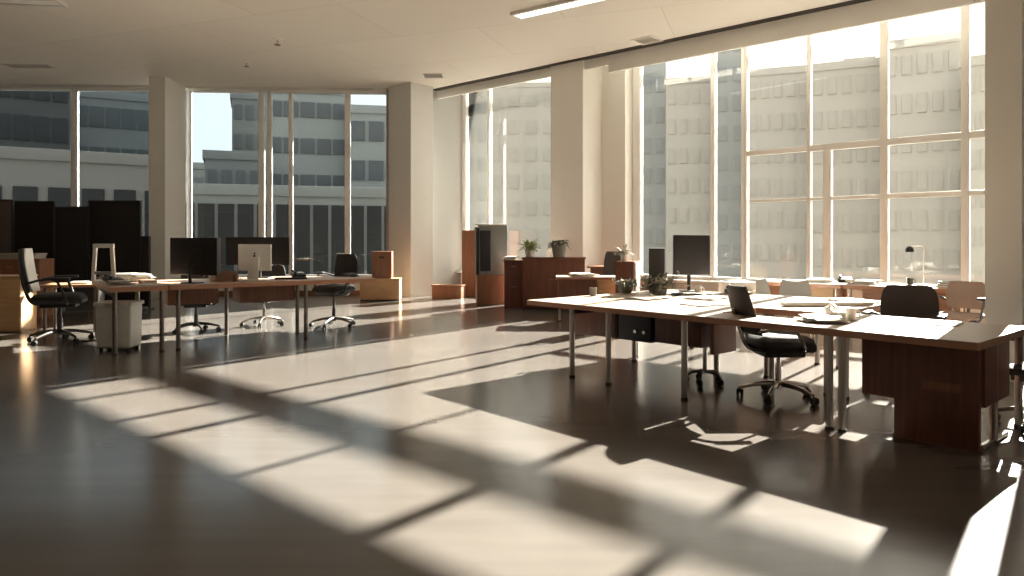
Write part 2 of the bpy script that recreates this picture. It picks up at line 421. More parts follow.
# right, hazy
building(628, 666, 40, 37, blu, bluw, 3, 9, 'narrow grey blue tower seen through the window right of the second column')
building(666, 714, 82, 35, cream, crw, 4, 8, 'pale block left of the grey blue strip tower in the right windows')
building(714, 746, 30, 33, blu, bluw, 2, 10, 'grey blue strip tower seen left of the window grid')
building(746, 811, 73, 31, cream, crw, 5, 8, 'pale block behind the first pane of the window grid', setback=(.55, .95, .5))
building(811, 884, 67, 29, cr2, cr2w, 5, 8, 'pale block behind the middle panes of the window grid', setback=(.45, .9, .7))
building(884, 962, 44, 27, cream, crw, 5, 8, 'tall pale block behind the right panes of the window grid', setback=(.1, .6, .4))
building(962, 1120, 56, 24.5, cr2, cr2w, 9, 8, 'long pale block behind the tan column at the right')
building(452, 488, 92, 40, blu, bluw, 3, 7, 'grey blue block at the left of the narrow corner window')
building(488, 627, 86, 38, cream, crw, 8, 8, 'pale block behind the narrow corner window')
# left, darker
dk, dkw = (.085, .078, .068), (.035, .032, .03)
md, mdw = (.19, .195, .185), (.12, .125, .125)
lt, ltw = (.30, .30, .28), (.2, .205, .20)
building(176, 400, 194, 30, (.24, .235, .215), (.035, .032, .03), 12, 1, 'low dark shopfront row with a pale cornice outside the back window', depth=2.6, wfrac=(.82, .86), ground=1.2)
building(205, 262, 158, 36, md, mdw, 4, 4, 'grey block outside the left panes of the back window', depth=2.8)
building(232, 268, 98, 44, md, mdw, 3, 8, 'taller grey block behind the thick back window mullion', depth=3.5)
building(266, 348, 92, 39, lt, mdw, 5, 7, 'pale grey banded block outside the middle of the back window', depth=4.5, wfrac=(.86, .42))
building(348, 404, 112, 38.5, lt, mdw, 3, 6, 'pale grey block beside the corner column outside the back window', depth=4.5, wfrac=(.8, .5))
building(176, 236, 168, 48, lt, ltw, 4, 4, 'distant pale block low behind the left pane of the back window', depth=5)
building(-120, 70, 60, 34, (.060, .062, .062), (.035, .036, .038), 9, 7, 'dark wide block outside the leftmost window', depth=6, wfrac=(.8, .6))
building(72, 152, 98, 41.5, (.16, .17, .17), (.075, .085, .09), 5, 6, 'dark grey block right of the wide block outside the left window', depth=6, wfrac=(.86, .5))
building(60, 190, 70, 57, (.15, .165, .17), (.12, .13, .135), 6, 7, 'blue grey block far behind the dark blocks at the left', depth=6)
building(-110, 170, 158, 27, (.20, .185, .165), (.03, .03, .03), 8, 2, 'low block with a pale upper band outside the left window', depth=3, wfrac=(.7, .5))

# ------------------------------------------------------------------ office chairs
def chair(name, label, loc, rz, seat=M['fabric_b'], back=M['mesh_b'], arm=M['black'], base=M['dark_steel'], top=.98, sz=.47, s=1., bw=.46, group='office chairs around the desks', arms=True, rec=.16, shell=None, cat='chair', ah=1., st=.085):
    o = thing(name, label, cat, loc, rz, group)
    o.scale = (s, s, s)
    c = MB()
    def seatf(u, v):
        x = .25 * u; y = .25 * v * (1 - .06 * u * u)
        rr = (abs(u) ** 4 + abs(v) ** 4)
        z = sz - .012 * (1 - v * v) * (1 - u * u) - (.035 * max(0, u - .4) ** 2 / .36)
        k = 1 - .08 * min(1, max(0, rr - 1))
        return (x * k, y * k, z), (0, 0, 1)
    c.sheet(seatf, 12, 12, st); c.build('seat', seat, o)
    p = MB(); p.box((0, 0, sz - st / 2 - .022), (.34, .30, .05), .012); p.build('seat_pan', M['black'], o)
    z0 = sz + .07
    def backf(u, v):
        z = z0 + (top - z0) * (v + 1) / 2
        wd = bw / 2 * (1 - .16 * max(0, v) ** 2 - .10 * max(0, -v) ** 2)
        cor = 1 - .10 * (abs(v) ** 8)
        y = wd * u * cor
        x = -.255 - rec * (z - z0) - .035 * (1 - ((v + .3) / 1.3) ** 2) * .8 + .055 * u * u
        return (x, y, z), Vector((1, -.35 * u, rec)).normalized()
    MB().sheet(backf, 12, 14, .035).build('backrest', back, o)
    if shell:
        def shf(u, v):
            p_, n_ = backf(u * 1.02, v); return Vector(p_) - Vector(n_) * .03, n_
        MB().sheet(shf, 10, 12, .02).build('back_shell', shell, o)
    sp = MB(); sp.tube([(-.10, 0, sz - .075), (-.26, 0, sz - .05), (-.325, 0, sz + .09), (-.335 - rec * .15, 0, sz + .28)], .02); sp.build('back_support', arm, o)
    if arms:
        for sg in (-1, 1):
            r_ = MB().tube([(.10, sg * .20, sz - .06), (.10, sg * .285, sz - .03), (.06, sg * .295, sz + .10 * ah), (.0, sg * .295, sz + .205 * ah), (-.14, sg * .285, sz + .21 * ah), (-.27, sg * .235, sz + .17 * ah)], .0135, sub=5).build('armrest', arm, o)
            MB().box((.02, sg * .292, sz + .205 * ah + .017), (.24, .06, .03), .012).build('arm_pad', M['black'], r_)
    MB().cyl((0, 0, .10), (0, 0, .27), .028).cyl((0, 0, .24), (0, 0, sz - .06), .018).build('gas_column', M['chrome'] if base is M['chrome'] else M['dark_steel'], o)
    bb = MB(); bb.cyl((0, 0, .085), (0, 0, .15), .045, .035)
    ang = [2 * PI * k / 5 + .31 for k in range(5)]
    for a_ in ang:
        bb.tube([(.02 * math.cos(a_), .02 * math.sin(a_), .125), (.16 * math.cos(a_), .16 * math.sin(a_), .115), (.315 * math.cos(a_), .315 * math.sin(a_), .078)], lambda t: .024 - .010 * t, seg=8)
    bb.build('star_base', base, o)
    me = None
    for k, a_ in enumerate(ang):
        if me is None:
            w_ = MB()
            for dy in (-.017, .017): w_.cyl((-.012, dy - .009, .029), (-.012, dy + .009, .029), .029, seg=16)
            w_.cyl((0, 0, .03), (0, 0, .08), .009, seg=8); w_.box((-.008, 0, .052), (.035, .014, .03), .006)
            me = q = w_.build('caster', M['rubber'], o)
        else:
            q = me.copy(); COL.objects.link(q)
        q.location = (.315 * math.cos(a_), .315 * math.sin(a_), 0); q.rotation_euler = (0, 0, a_ + .7 * k)
    return o

# ------------------------------------------------------------------ desks
def desk(label, loc, rz, poly, h, legs, leg_r=.026, th=.05, legm=None, group=None, name='desk', extra=None, round_leg=True, top=None):
    o = thing(name, label, 'desk', loc, rz, group)
    MB().prism(poly, h - .006, h, 0).build('tabletop', top or M['desktop'], o)
    ed = MB().prism(poly, h - th, h - .0062, 0); ed.build('edge_band', M['desk_edge'], o)
    for (x, y) in legs:
        l = MB()
        if round_leg: l.cyl((x, y, .014), (x, y, h - th), leg_r, seg=18)
        else: l.b2((x - leg_r, y - leg_r, .014), (x + leg_r, y + leg_r, h - th), .005)
        lo = l.build('leg', legm or M['steel'], o)
        MB().cyl((x, y, 0), (x, y, .018), leg_r * 1.15, seg=18).build('foot', M['rubber'], lo)
    return o
def rail(o, p0, p1, z, m=None, name='rail', w_=.03, h_=.045):
    d = Vector((p1[0] - p0[0], p1[1] - p0[1])); 
    MB().box(((p0[0] + p1[0]) / 2, (p0[1] + p1[1]) / 2, z), (d.length, w_, h_), .004, rz=math.atan2(d.y, d.x)).build(name, m or M['dark_steel'], o)

# right cluster: local x along the front edge (towards the camera), local y away from it
OR_ = Vector((.157, 7.35)); RZ = math.atan2(-.75, .662); VX = Vector((math.cos(RZ), math.sin(RZ))); VY = Vector((-VX.y, VX.x))
def rc(v, w_, z=0.): p = OR_ + VX * v + VY * w_; return (p.x, p.y, z)
def rcinv(x, y): d = Vector((x, y)) - OR_; return (d.dot(VX), d.dot(VY))
HR = .72
dA = desk('long wooden bench desk with steel legs nearest the middle of the floor', (OR_.x, OR_.y, 0), RZ, [(0, 0), (2.03, 0), (2.03, 1.32), (0, 1.32)], HR, [(.62, .035), (1.09, .035), (1.93, .035), (.46, 1.2), (1.5, 1.2)], .027)
rail(dA, (.3, 1.2), (1.85, 1.2), .64); rail(dA, (.62, .06), (.62, 1.2), .64); 
MB().b2((1.80, .62, .30), (1.84, 1.0, HR - .055), .003).build('end_panel', M['brown_mid'], dA)
dA2 = desk('wooden bench desk carrying the square monitor, set against the back of the long bench', rc(0, 1.335), RZ, [(.0, 0), (2.03, 0), (2.03, 1.3), (.0, 1.3)], HR, [(.3, 1.2), (1.9, 1.2), (.3, .1), (1.9, .12)], .025)
rail(dA2, (.3, 1.15), (1.9, 1.15), .64)
dB = desk('wide desk end bathed in sun at the right with a brown pedestal under it', rc(2.035, 0), RZ, [(0, 0), (2.05, 0), (2.05, 1.2), (.72, 1.2), (.72, .42), (0, .42)], HR, [(1.12, .035), (1.21, .035), (1.22, 1.1), (2.0, 1.12), (.78, 1.1), (2.0, .5)], .026)
rail(dB, (.8, 1.12), (2.0, 1.12), .64)
dC = desk('pale desk behind the mesh back chair with its brown front edge showing', rc(2.045, 1.0), RZ, [(0, .0), (.71, .0), (.62, 1.66), (0, 1.66)], HR + .005, [(.1, .1), (.6, .12), (.55, 1.5), (.1, 1.5)], .025)
# pedestals under the right cluster
def handle(parent, x, z, y=-.02, w_=.10, m=None):
    MB().tube([(x - w_ / 2, y + .018, z), (x - w_ / 2, y - .012, z), (x + w_ / 2, y - .012, z), (x + w_ / 2, y + .018, z)], .005, seg=8, sub=1).build('handle', m or M['chrome'], parent)
def pedestal(name, label, loc, rz, d, rows, m=M['brown'], cat='cabinet', group=None, top=None, handles=True, fm=None, feet=.0, hm=None):
    """carcass with its front towards local -y; d = (w, depth, h)"""
    o = thing(name, label, cat, loc, rz, group); W, D, H = d
    MB().b2((-W / 2, 0, feet), (W / 2, D, H), .004).build('carcass', m, o)
    z = feet + .015; hh = (H - feet - .03) / sum(rows)
    for r_ in rows:
        f = MB().b2((-W / 2 + .008, -.018, z + .004), (W / 2 - .008, -.0005, z + hh * r_ - .004), .003).build('drawer' if r_ <= 1.01 else 'door', fm or m, o)
        if handles: handle(f, 0, z + hh * r_ * .75, m=hm)
        z += hh * r_
    if top: MB().b2((-W / 2 - .015, -.03, H), (W / 2 + .015, D + .01, H + .025), .004).build('top_board', top, o)
    if feet:
        for sx in (-1, 1):
            for y in (.04, D - .04): MB().cyl((sx * (W / 2 - .05), y, 0), (sx * (W / 2 - .05), y, feet), .018).build('foot', M['dark_steel'], o)
    return o
# hanging drawer units (screwed to the bench desk: parts of it)
def hung(parent, x0, x1, y0, y1, z0, z1, m, name='drawer_unit', knobs=0):
    u = MB().b2((x0, y0, z0), (x1, y1, z1), .005).build(name, m, parent)
    if knobs:
        for k in range(knobs):
            x = x0 + (x1 - x0) * (.55 + .27 * k)
            MB().cyl((x, y0 - .02, z0 + .10), (x, y0 + .002, z0 + .10), .018).build('knob', M['chrome'], u)
    else:
        MB().b2((x0 + .015, y0 - .012, z0 + .02), (x1 - .015, y0 + .001, z1 - .02), .003).build('drawer_front', m, u)
    return u
hung(dA, .10, .70, .62, 1.1, .33, HR - .052, M['brown'])
hung(dA, .72, 1.13, .62, 1.1, .33, HR - .052, M['navy'], 'lock_box', 2)
hung(dA, 1.15, 1.68, .66, 1.1, .34, HR - .052, M['brown'])
pd = thing('desk_pedestal', 'dark brown stepped pedestal standing under the sunny right desk', 'cabinet', rc(3.32, .16), RZ)
MB().b2((.22, .0, .0), (.72, .06, HR - .052), .004).build('front_panel', M['brown'], pd)
MB().b2((.0, .02, .26), (.219, .44, HR - .052), .004).build('side_box', M['brown'], pd)
MB().b2((.22, .061, .28), (.74, .62, HR - .052), .004).build('carcass', M['brown'], pd)
MB().b2((.2, .03, .0), (.235, .6, .035), .004).b2((.70, .061, .0), (.735, .62, .035), .004).build('foot_rail', M['chrome'], pd)
MB().b2((.40, -.006, .36), (.62, .001, .42), .003).build('name_plate', M['brown_mid'], pd)

# chairs on the right
chair('office_chair', 'black mesh office chair with chrome arms tucked into the gap between the right desks', rc(2.43, .68), R(2), arm=M['chrome'], base=M['chrome'], top=.965, sz=.49, ah=.6, st=.15, s=1.0, bw=.50, rec=.38)
chair('office_chair', 'dark office chair whose broad back rises behind the sunny right desk', rc(3.06, 1.72), R(232), top=.935, bw=.47, sz=.47, back=M['mesh_b'], rec=.1)
chair('office_chair', 'black office chair cut by the right edge of the photo', (*fl(1047, 428), 0), R(120), top=.74, sz=.42, arms=False, bw=.42)
st = thing('stool', 'black low stool with a steel stem under the long bench desk', 'stool', (*fl(705, 383), 0), RZ, None)
MB().lathe([(.02, .57), (.14, .575), (.165, .59), (.17, .61), (.155, .63), (.02, .637)]).build('seat', M['black'], st)
MB().cyl((0, 0, .1), (0, 0, .575), .022).build('stem', M['chrome'], st)
b = MB()
for k in range(5):
    a_ = 2 * PI * k / 5; b.tube([(0, 0, .11), (.12 * math.cos(a_), .12 * math.sin(a_), .1), (.17 * math.cos(a_), .17 * math.sin(a_), .055)], .014, seg=8)
b.build('star_base', M['dark_steel'], st)
for k in range(5):
    a_ = 2 * PI * k / 5
    MB().lathe([(.008, 0), (.024, .006), (.03, .028), (.022, .05), (.008, .058)], (.17 * math.cos(a_), .17 * math.sin(a_), 0), 12).build('caster', M['rubber'], st)

# ------------------------------------------------------------------ desk-top objects
def monitor(label, loc, rz, W, H, zc, back=M['bezel'], front=M['screen'], thick=.04, rev=False, standm=None, name='monitor', curved=0., stand_w=.22, cat='monitor'):
    """screen faces local -y; loc is the foot on the table, zc = height of the screen centre above it"""
    o = thing(name, label, cat, loc, rz)
    if curved:
        def f(u, v): return (W / 2 * u, -curved * u * u, zc + H / 2 * v), Vector((curved * 4 * u / W, 1, 0)).normalized()
        MB().sheet(f, 16, 6, thick).build('housing', back, o)
        def f2(u, v): return (W / 2 * u * .98, -curved * u * u - thick * .53, zc + H / 2 * v * .95), Vector((0, 1, 0))
        MB().sheet(f2, 16, 6, .006).build('screen', front, o)
    else:
        MB().box((0, 0, zc), (W, thick, H), min(.012, thick * .3), seg=3).build('housing', back, o)
        MB().box((0, -thick / 2 - .0005, zc), (W - .024, .004, H - .024), .001).build('screen', front, o)
        MB().box((0, thick / 2 + .012, zc), (W * .45, .024, H * .45), .01).build('rear_hump', back, o)
    sm = standm or M['black']
    if standm: MB().box((0, .03 + thick / 2, zc * .52), (.15, .016, zc * 1.02), .006, rx=R(6)).build('neck', sm, o)
    else: MB().tube([(0, .02 + thick / 2, zc - H * .1), (0, .055 + thick / 2, zc - H * .35), (0, .05 + thick / 2, .012)], .022, sub=3).build('neck', sm, o)
    MB().box((0, .05, .007), (stand_w, .17, .014), .005).build('foot', sm, o)
    return o
def paper_stack(label, loc, rz, n=8, size=(.21, .30), m=None, th=.004, jit=.03, name='paper_stack', cat='papers', group=None):
    p = MB()
    for k in range(n):
        p.box((random.uniform(-jit, jit) * .5, random.uniform(-jit, jit) * .5, th * (k + .5)), (size[0], size[1], th), 0, rz=random.uniform(-jit, jit) * 4)
    o = p.build(name, m or M['paper']); tag(o, label, cat, group); at(o, loc, rz); return o
def book(label, loc, rz, size=(.16, .23, .025), m=None, group=None):
    o = thing('book', label, 'book', loc, rz, group); W, D, H = size
    MB().b2((-W / 2, -D / 2, 0), (W / 2, D / 2, .003), .001).b2((-W / 2, -D / 2, H - .003), (W / 2, D / 2, H), .001).b2((-W / 2, -D / 2, 0.002), (-W / 2 + .003, D / 2, H - .002), .001).build('cover', m or M['blue'], o)
    MB().b2((-W / 2 + .004, -D / 2 + .004, .0032), (W / 2 - .005, D / 2 - .004, H - .0032), 0).build('pages', M['paper'], o)
    return o
def keyboard(label, loc, rz, m=M['black']):
    o = thing('keyboard', label, 'keyboard', loc, rz)
    MB().box((0, 0, .009), (.44, .14, .018), .005).build('case', m, o)
    k = MB()
    for j in range(5):
        for i in range(15): k.box((-.2 + i * .0285, -.05 + j * .025, .021), (.024, .020, .008), .002, seg=1)
    k.build('keys', m, o); return o
def mug(label, loc, m=None, rz=0.):
    o = thing('mug', label, 'mug', loc, rz)
    MB().lathe([(.030, 0), (.036, .004), (.040, .09), (.041, .095), (.037, .095), (.035, .012), (.01, .010)], seg=20).build('cup', m or M['mug'], o)
    MB().tube([(.037, 0, .02), (.066, 0, .03), (.068, 0, .065), (.038, 0, .08)], .006, seg=8).build('handle', m or M['mug'], o)
    return o
def phone(label, loc, rz, m=M['black']):
    o = thing('desk_phone', label, 'phone', loc, rz)
    MB().box((0, 0, .042), (.19, .21, .05), .012, rx=R(8)).build('body', m, o)
    MB().tube([(-.06, -.10, .072), (-.06, -.07, .088), (-.06, .05, .1), (-.06, .085, .092)], lambda t: .02 if abs(t - .5) > .3 else .014, seg=10).build('handset', m, o)
    MB().box((.045, .01, .072), (.07, .10, .006), .002, rx=R(8)).build('key_pad', M['grey'], o)
    return o
def plant(label, loc, n, L, w_, lm, pm, pr=.09, ph=.14, up=.7, droop=.6, name='potted_plant', seed=1):
    rnd = random.Random(seed)
    o = thing(name, label, 'plant', loc, 0)
    MB().lathe([(pr * .7, 0), (pr * .75, .005), (pr, ph), (pr * 1.04, ph), (pr * 1.04, ph - .012), (pr * .92, ph - .012), (pr * .9, ph - .03), (.01, ph - .028)]).build('pot', pm, o)
    MB().lathe([(pr * .88, ph - .028), (pr * .6, ph - .02), (.005, ph - .018)]).build('soil', M['soil'], o)
    f = MB()
    for k in range(n):
        a_ = rnd.uniform(0, 2 * PI); e = rnd.uniform(.1, 1.) * up
        f.leaf((pr * .4 * math.cos(a_), pr * .4 * math.sin(a_), ph - .025 + rnd.uniform(0, L * .45)), (math.cos(a_), math.sin(a_), e * 1.6), L * rnd.uniform(.6, 1.1), w_ * rnd.uniform(.7, 1.2), droop * rnd.uniform(.4, 1.2))
    f.build('foliage', lm, o)
    return o
def flowers(label, loc, rz, n=26, L=.30, seed=3, lm=None):
    rnd = random.Random(seed)
    o = thing('dried_plant', label, 'plant', loc, rz)
    MB().lathe([(.06, 0), (.085, .01), (.095, .07), (.088, .07), (.075, .02), (.01, .018)]).build('bowl', M['pot_g'], o)
    f = MB(); s = MB()
    for k in range(n):
        a_ = rnd.uniform(0, 2 * PI); e = rnd.uniform(.15, 1.1); ll = L * rnd.uniform(.5, 1.1)
        d = Vector((math.cos(a_), math.sin(a_), e)).normalized(); p = Vector((.02 * math.cos(a_), .02 * math.sin(a_), .05)); q = p + d * ll - Vector((0, 0, .12 * ll)); q.z = max(q.z, .03)
        s.tube([p, (p + q) / 2 + Vector((0, 0, .04)), q], .003, seg=5, sub=2)
        for j in range(5):
            t = rnd.uniform(.4, 1.); b_ = p.lerp(q, t); b_.z = max(b_.z, .03)
            f.leaf(b_, (rnd.uniform(-1, 1), rnd.uniform(-1, 1), rnd.uniform(.0, 1)), .075, .035, .1)
    s.build('stems', M['leaf_d'], o); f.build('leaves', lm or M['leaf_g'], o); return o
def tower(label, loc, rz, d, m=M['black'], fm=M['mesh_b']):
    o = thing('computer_tower', label, 'computer', loc, rz); W, D, H = d
    MB().b2((-W / 2, -D / 2, .012), (W / 2, D / 2, H), .008).build('case', m, o)
    MB().b2((-W / 2 + .012, -D / 2 - .008, .03), (W / 2 - .012, -D / 2 + .001, H - .02), .004).build('front_panel', fm, o)
    f = MB()
    for sx in (-1, 1):
        for sy in (-1, 1): f.cyl((sx * W * .36, sy * D * .36, 0), (sx * W * .36, sy * D * .36, .014), .014)
    f.build('feet', M['rubber'], o)
    return o

zt = HR + .0008
monitor('square dark monitor on a black stand on the right bench', rc(.48, 2.27, zt), R(8), .46, .48, .45, thick=.045)
tower('slim black upright computer beside the square monitor', rc(.17, 2.0, zt), R(-12), (.19, .28, .53))
# brown privacy box behind the bench
sb = thing('storage_cabinet', 'tall narrow mahogany cabinet behind the left end of the right bench', 'cabinet', (*fl(626, 327.5)[:2], 0), R(-24))
MB().b2((-.17, 0, 0), (.13, .35, 1.02), .005).build('carcass', M['brown'], sb)
MB().b2((-.165, -.018, .02), (.125, -.0005, 1.0), .004).build('door', M['brown'], sb)
MB().b2((.131, .03, .55), (.142, .32, 1.0), .003).build('side_panel', M['tan'], sb)
plant('dark leafy plant on top of the tall narrow mahogany cabinet', (fl(626, 327.5)[0], fl(626, 327.5)[1] + .17, 1.0205), 26, .20, .045, M['leaf_g'], M['pot_w'], .06, .09, 1., .4, seed=9)
flowers('sprawling dried plant in a low bowl in front of the square monitor', rc(.50, 1.60, zt), 0, 44, .30, 3)
flowers('smaller dried plant in a low bowl beside the upright computer', rc(.0, 1.62, zt), .6, 26, .17, 8)
paper_stack('untidy sheaf of white paper lying between the dried plants and the front edge', rc(.75, 1.1, zt), RZ + .3, 6, (.30, .42), jit=.08)
paper_stack('flat white sheets lying on the bench below the square monitor', rc(1.15, 1.58, zt), RZ + .1, 5, (.30, .42), jit=.06)
paper_stack('thin sheaf of paper on the bench near the mesh back chair', rc(1.55, .95, zt), RZ - .2, 3, (.30, .42), jit=.04)
mug('white mug at the foot of the square monitor', rc(.72, 2.05, zt))
mug('grey mug standing near the left corner of the long bench', rc(.10, .92, zt), M['pot_g'], 1.)
keyboard('dark keyboard lying below the square monitor', rc(.78, 1.83, zt), R(6))
phone('black desk phone behind the monitor stand on the right bench', rc(1.18, 2.12, zt), R(20))
bx = thing('printer', 'small white printer right of the square monitor', 'printer', rc(.98, 2.46, zt), R(10))
MB().box((0, 0, .075), (.34, .28, .14), .02).build('body', M['white_pl'], bx)
MB().box((0, -.15, .04), (.24, .10, .012), .004).build('paper_tray', M['white_pl'], bx); MB().box((0, .02, .150), (.26, .16, .012), .004).build('lid', M['grey'], bx)
# items on the sunny desk at the right
paper_stack('small pile of crumpled papers on the sunny right desk', rc(2.92, .42, zt), RZ + .5, 12, (.21, .30), jit=.14, th=.003)
phone('pale desk phone on the sunny right desk', rc(2.90, .80, zt), R(-10), M['white_pl'])
mug('pale mug beside the crumpled papers on the right desk', rc(3.06, .62, zt))
paper_stack('single bright sheet lying on the far right of the sunny desk', rc(3.62, .9, zt), RZ + .1, 2, (.21, .30), jit=.01)
rp = MB()
for k in range(3): rp.cyl((-.42, .05 * k - .05, .022), (.42, .05 * k - .04, .022), .02)
tag(at(rp.build('paper_roll', M['paper']), rc(2.42, 1.62, HR + .0058), R(4)), 'rolled plans lying on the pale desk behind the mesh back chair', 'papers')
paper_stack('white papers on the pale desk near the dark broad chair', rc(2.38, 2.3, HR + .0058), RZ + .9, 5, (.30, .42), jit=.06)

# ------------------------------------------------------------------ window-side desks and their things
AW = AR
pw = Vector((3.62, 10.82)); WX, WY = XR, NR
def wd(t, y, z=0.): p = pw + WX * t + WY * y; return (p.x, p.y, z)
for k, (t0, L_, lab) in enumerate(((0, 1.38, 'left wooden desk standing along the window grid'), (1.40, 1.42, 'right wooden desk along the window grid carrying the lamp'))):
    o = desk(lab, wd(t0, 0), AW, [(0, 0), (L_, 0), (L_, .8), (0, .8)], .72, [(.08, .06), (L_ - .08, .06), (.08, .74), (L_ - .08, .74)], .022, .06, group='desks along the window grid')
    MB().b2((.1, .62, .30), (L_ - .1, .64, .665), .003).build('modesty_panel', M['desk_edge'], o)
    if k == 0: MB().b2((.72, .2, .36), (1.22, .66, .66), .004).build('drawer_unit', M['oak'], o)
def shell_chair(label, loc, rz):
    o = thing('shell_chair', label, 'chair', loc, rz, 'white low chairs at the window desks')
    def f(u, v):
        if v < 0: return (.21 * (-v) * 2 - .2, .21 * u, .45 + .03 * u * u), Vector((0, 0, 1))
        a_ = v * 1.0
        return (-.2 - .09 * a_, .22 * u * (1 - .25 * a_ * a_), .45 + .33 * a_ + .03 * u * u), Vector((1, -.4 * u, .25)).normalized()
    MB().sheet(f, 10, 16, .014).build('shell', M['white_pl'], o)
    for sx, sy in ((1, 1), (1, -1), (-1, 1), (-1, -1)):
        MB().cyl((sx * .12, sy * .12, .44), (sx * .19, sy * .19, 0), .012, .010, 10).build('leg', M['chrome'], o)
    return o
shell_chair('white low backed chair left of its twin at the window desk', wd(.42, -.42), AW + PI / 2)
shell_chair('white low backed chair right of its twin at the window desk', wd(.93, -.42), AW + PI / 2 + .2)
lo = thing('desk_lamp', 'thin white desk lamp with a small black head by the window grid', 'lamp', wd(2.30, .55, .7208), AW)
MB().lathe([(.09, 0), (.09, .012), (.02, .02), (.01, .022)]).build('base', M['white_pl'], lo)
MB().tube([(0, 0, .015), (0, 0, .35), (-.0, 0, .52), (-.06, 0, .545), (-.17, 0, .54)], .007).build('arm', M['white_pl'], lo)
MB().lathe([(.055, 0), (.05, .05), (.022, .085), (.006, .09)], (-.17, 0, .46)).build('lamp_head', M['black'], lo)
paper_stack('white paper pile on the window desk left of the lamp', wd(1.6, .35, .7208), AW, 14, (.30, .42), jit=.05)
paper_stack('white paper pile on the left window desk', wd(.95, .42, .7208), AW + .2, 12, (.30, .42), jit=.05)
for k, (mm, s_) in enumerate(((M['red'], (.22, .30, .03)), (M['blue'], (.20, .28, .025)), (M['black'], (.17, .24, .02)))):
    book(('red covered book at the bottom of the stack on the right window desk', 'blue covered book in the middle of the stack on the right window desk', 'black covered book on top of the stack on the right window desk')[k], wd(2.62, .30, .7208 + (0, .0305, .056)[k]), AW + .2 * k, s_, mm, None)
phone('black desk phone at the far end of the left window desk', wd(1.27, .56, .7208), AW + .3)
mug('dark mug beside the lamp on the right window desk', wd(2.12, .62, .7208), M['black'])
chair('armchair', 'tan upholstered office chair beside the tan column', (*fl(957, 352), 0), R(215), seat=M['tan'], back=M['tan'], arm=M['dark_steel'], top=.84, sz=.44, bw=.46, rec=.2)

# ------------------------------------------------------------------ background furniture, middle
tc_ = fl(553, 311.2)
cb = pedestal('sideboard', 'long dark mahogany sideboard carrying two potted plants', (tc_[0], tc_[1], 0), R(-6), (1.18, .5, 1.0), [1.0], cat='cabinet', top=M['brown'], handles=False) if False else None
cb = thing('sideboard', 'long dark mahogany sideboard carrying two potted plants', 'cabinet', (tc_[0], tc_[1], 0), R(-5))
MB().b2((-.58, 0, .06), (.60, .48, .99), .005).build('carcass', M['brown'], cb)
MB().b2((-.55, .03, 0), (.57, .45, .06), .003).build('plinth', M['dark_steel'], cb)
MB().b2((-.60, -.03, .99), (.62, .50, 1.02), .005).build('top_board', M['brown'], cb)
for k in range(2):
    d_ = MB().b2((-.57 + .585 * k, -.018, .075), (.005 + .585 * k, -.0005, .975), .003).build('door', M['brown'], cb)
    handle(d_, -.03 if k == 0 else .06, .6, w_=.06)
def on_side(px, dy=.2): return ((px - 512) / F * (tc_[1] + dy), tc_[1] + dy, 1.0205)
plant('bright green potted plant in a white pot on the mahogany sideboard', on_side(530), 70, .27, .055, M['leaf'], M['pot_w'], .10, .13, 1.1, .45, seed=4)
plant('dark bushy plant in a grey pot on the mahogany sideboard', on_side(559), 40, .20, .07, M['leaf_d'], M['pot_g'], .15, .24, .6, .8, seed=5)
c2 = fl(509, 309)
pedestal('cabinet', 'small mahogany cabinet between the grey machine and the sideboard', (c2[0] + .10, c2[1] + .3, 0), R(-8), (.40, .4, .92), [1.5, 1.], M['brown'], top=M['brown'])
paper_stack('white papers on top of the small mahogany cabinet', (c2[0] + .02, c2[1] + .5, .9458), .2, 12, (.22, .26), jit=.06, th=.006)
gm = fl(490.5, 304.5)
gx = thing('copier', 'tall grey machine with a dark left face standing on a brown base', 'machine', (gm[0], gm[1], 0), R(7))
MB().b2((-.28, -.02, .0), (.36, .46, .62), .008).build('base_cabinet', M['brown_mid'], gx)
MB().b2((-.24, 0, .62), (.36, .46, 1.66), .015).build('body', M['grey'], gx)
MB().b2((-.30, -.01, .62), (-.24, .45, 1.62), .01).build('side_cover', M['black'], gx)
MB().b2((-.22, -.02, .70), (.0, .0, 1.55), .008).build('dark_panel', M['black'], gx)
MB().b2((-.30, -.01, 1.66), (.34, .44, 1.69), .006).build('lid', M['white_pl'], gx)
tb_ = fl(469, 296.5)
lk = thing('locker', 'tall narrow reddish wooden locker left of the grey machine', 'locker', (tb_[0], tb_[1], 0), R(-30))
MB().b2((-.20, 0, 0), (.20, .4, 1.58), .005).build('carcass', M['brown_mid'], lk)
dd = MB().b2((-.19, -.018, .03), (.19, -.0005, 1.55), .004).build('door', M['brown_mid'], lk); handle(dd, .12, .8, w_=.05)
lb = fl(446, 298.5)
bn = thing('bench', 'low wooden box bench at the foot of the corner wall', 'bench', (lb[0], lb[1], 0), R(-12))
MB().b2((-.34, 0, 0), (.36, .36, .28), .006).build('body', M['brown_mid'], bn); MB().b2((-.36, -.02, .28), (.38, .38, .31), .005).build('lid', M['brown_mid'], bn)
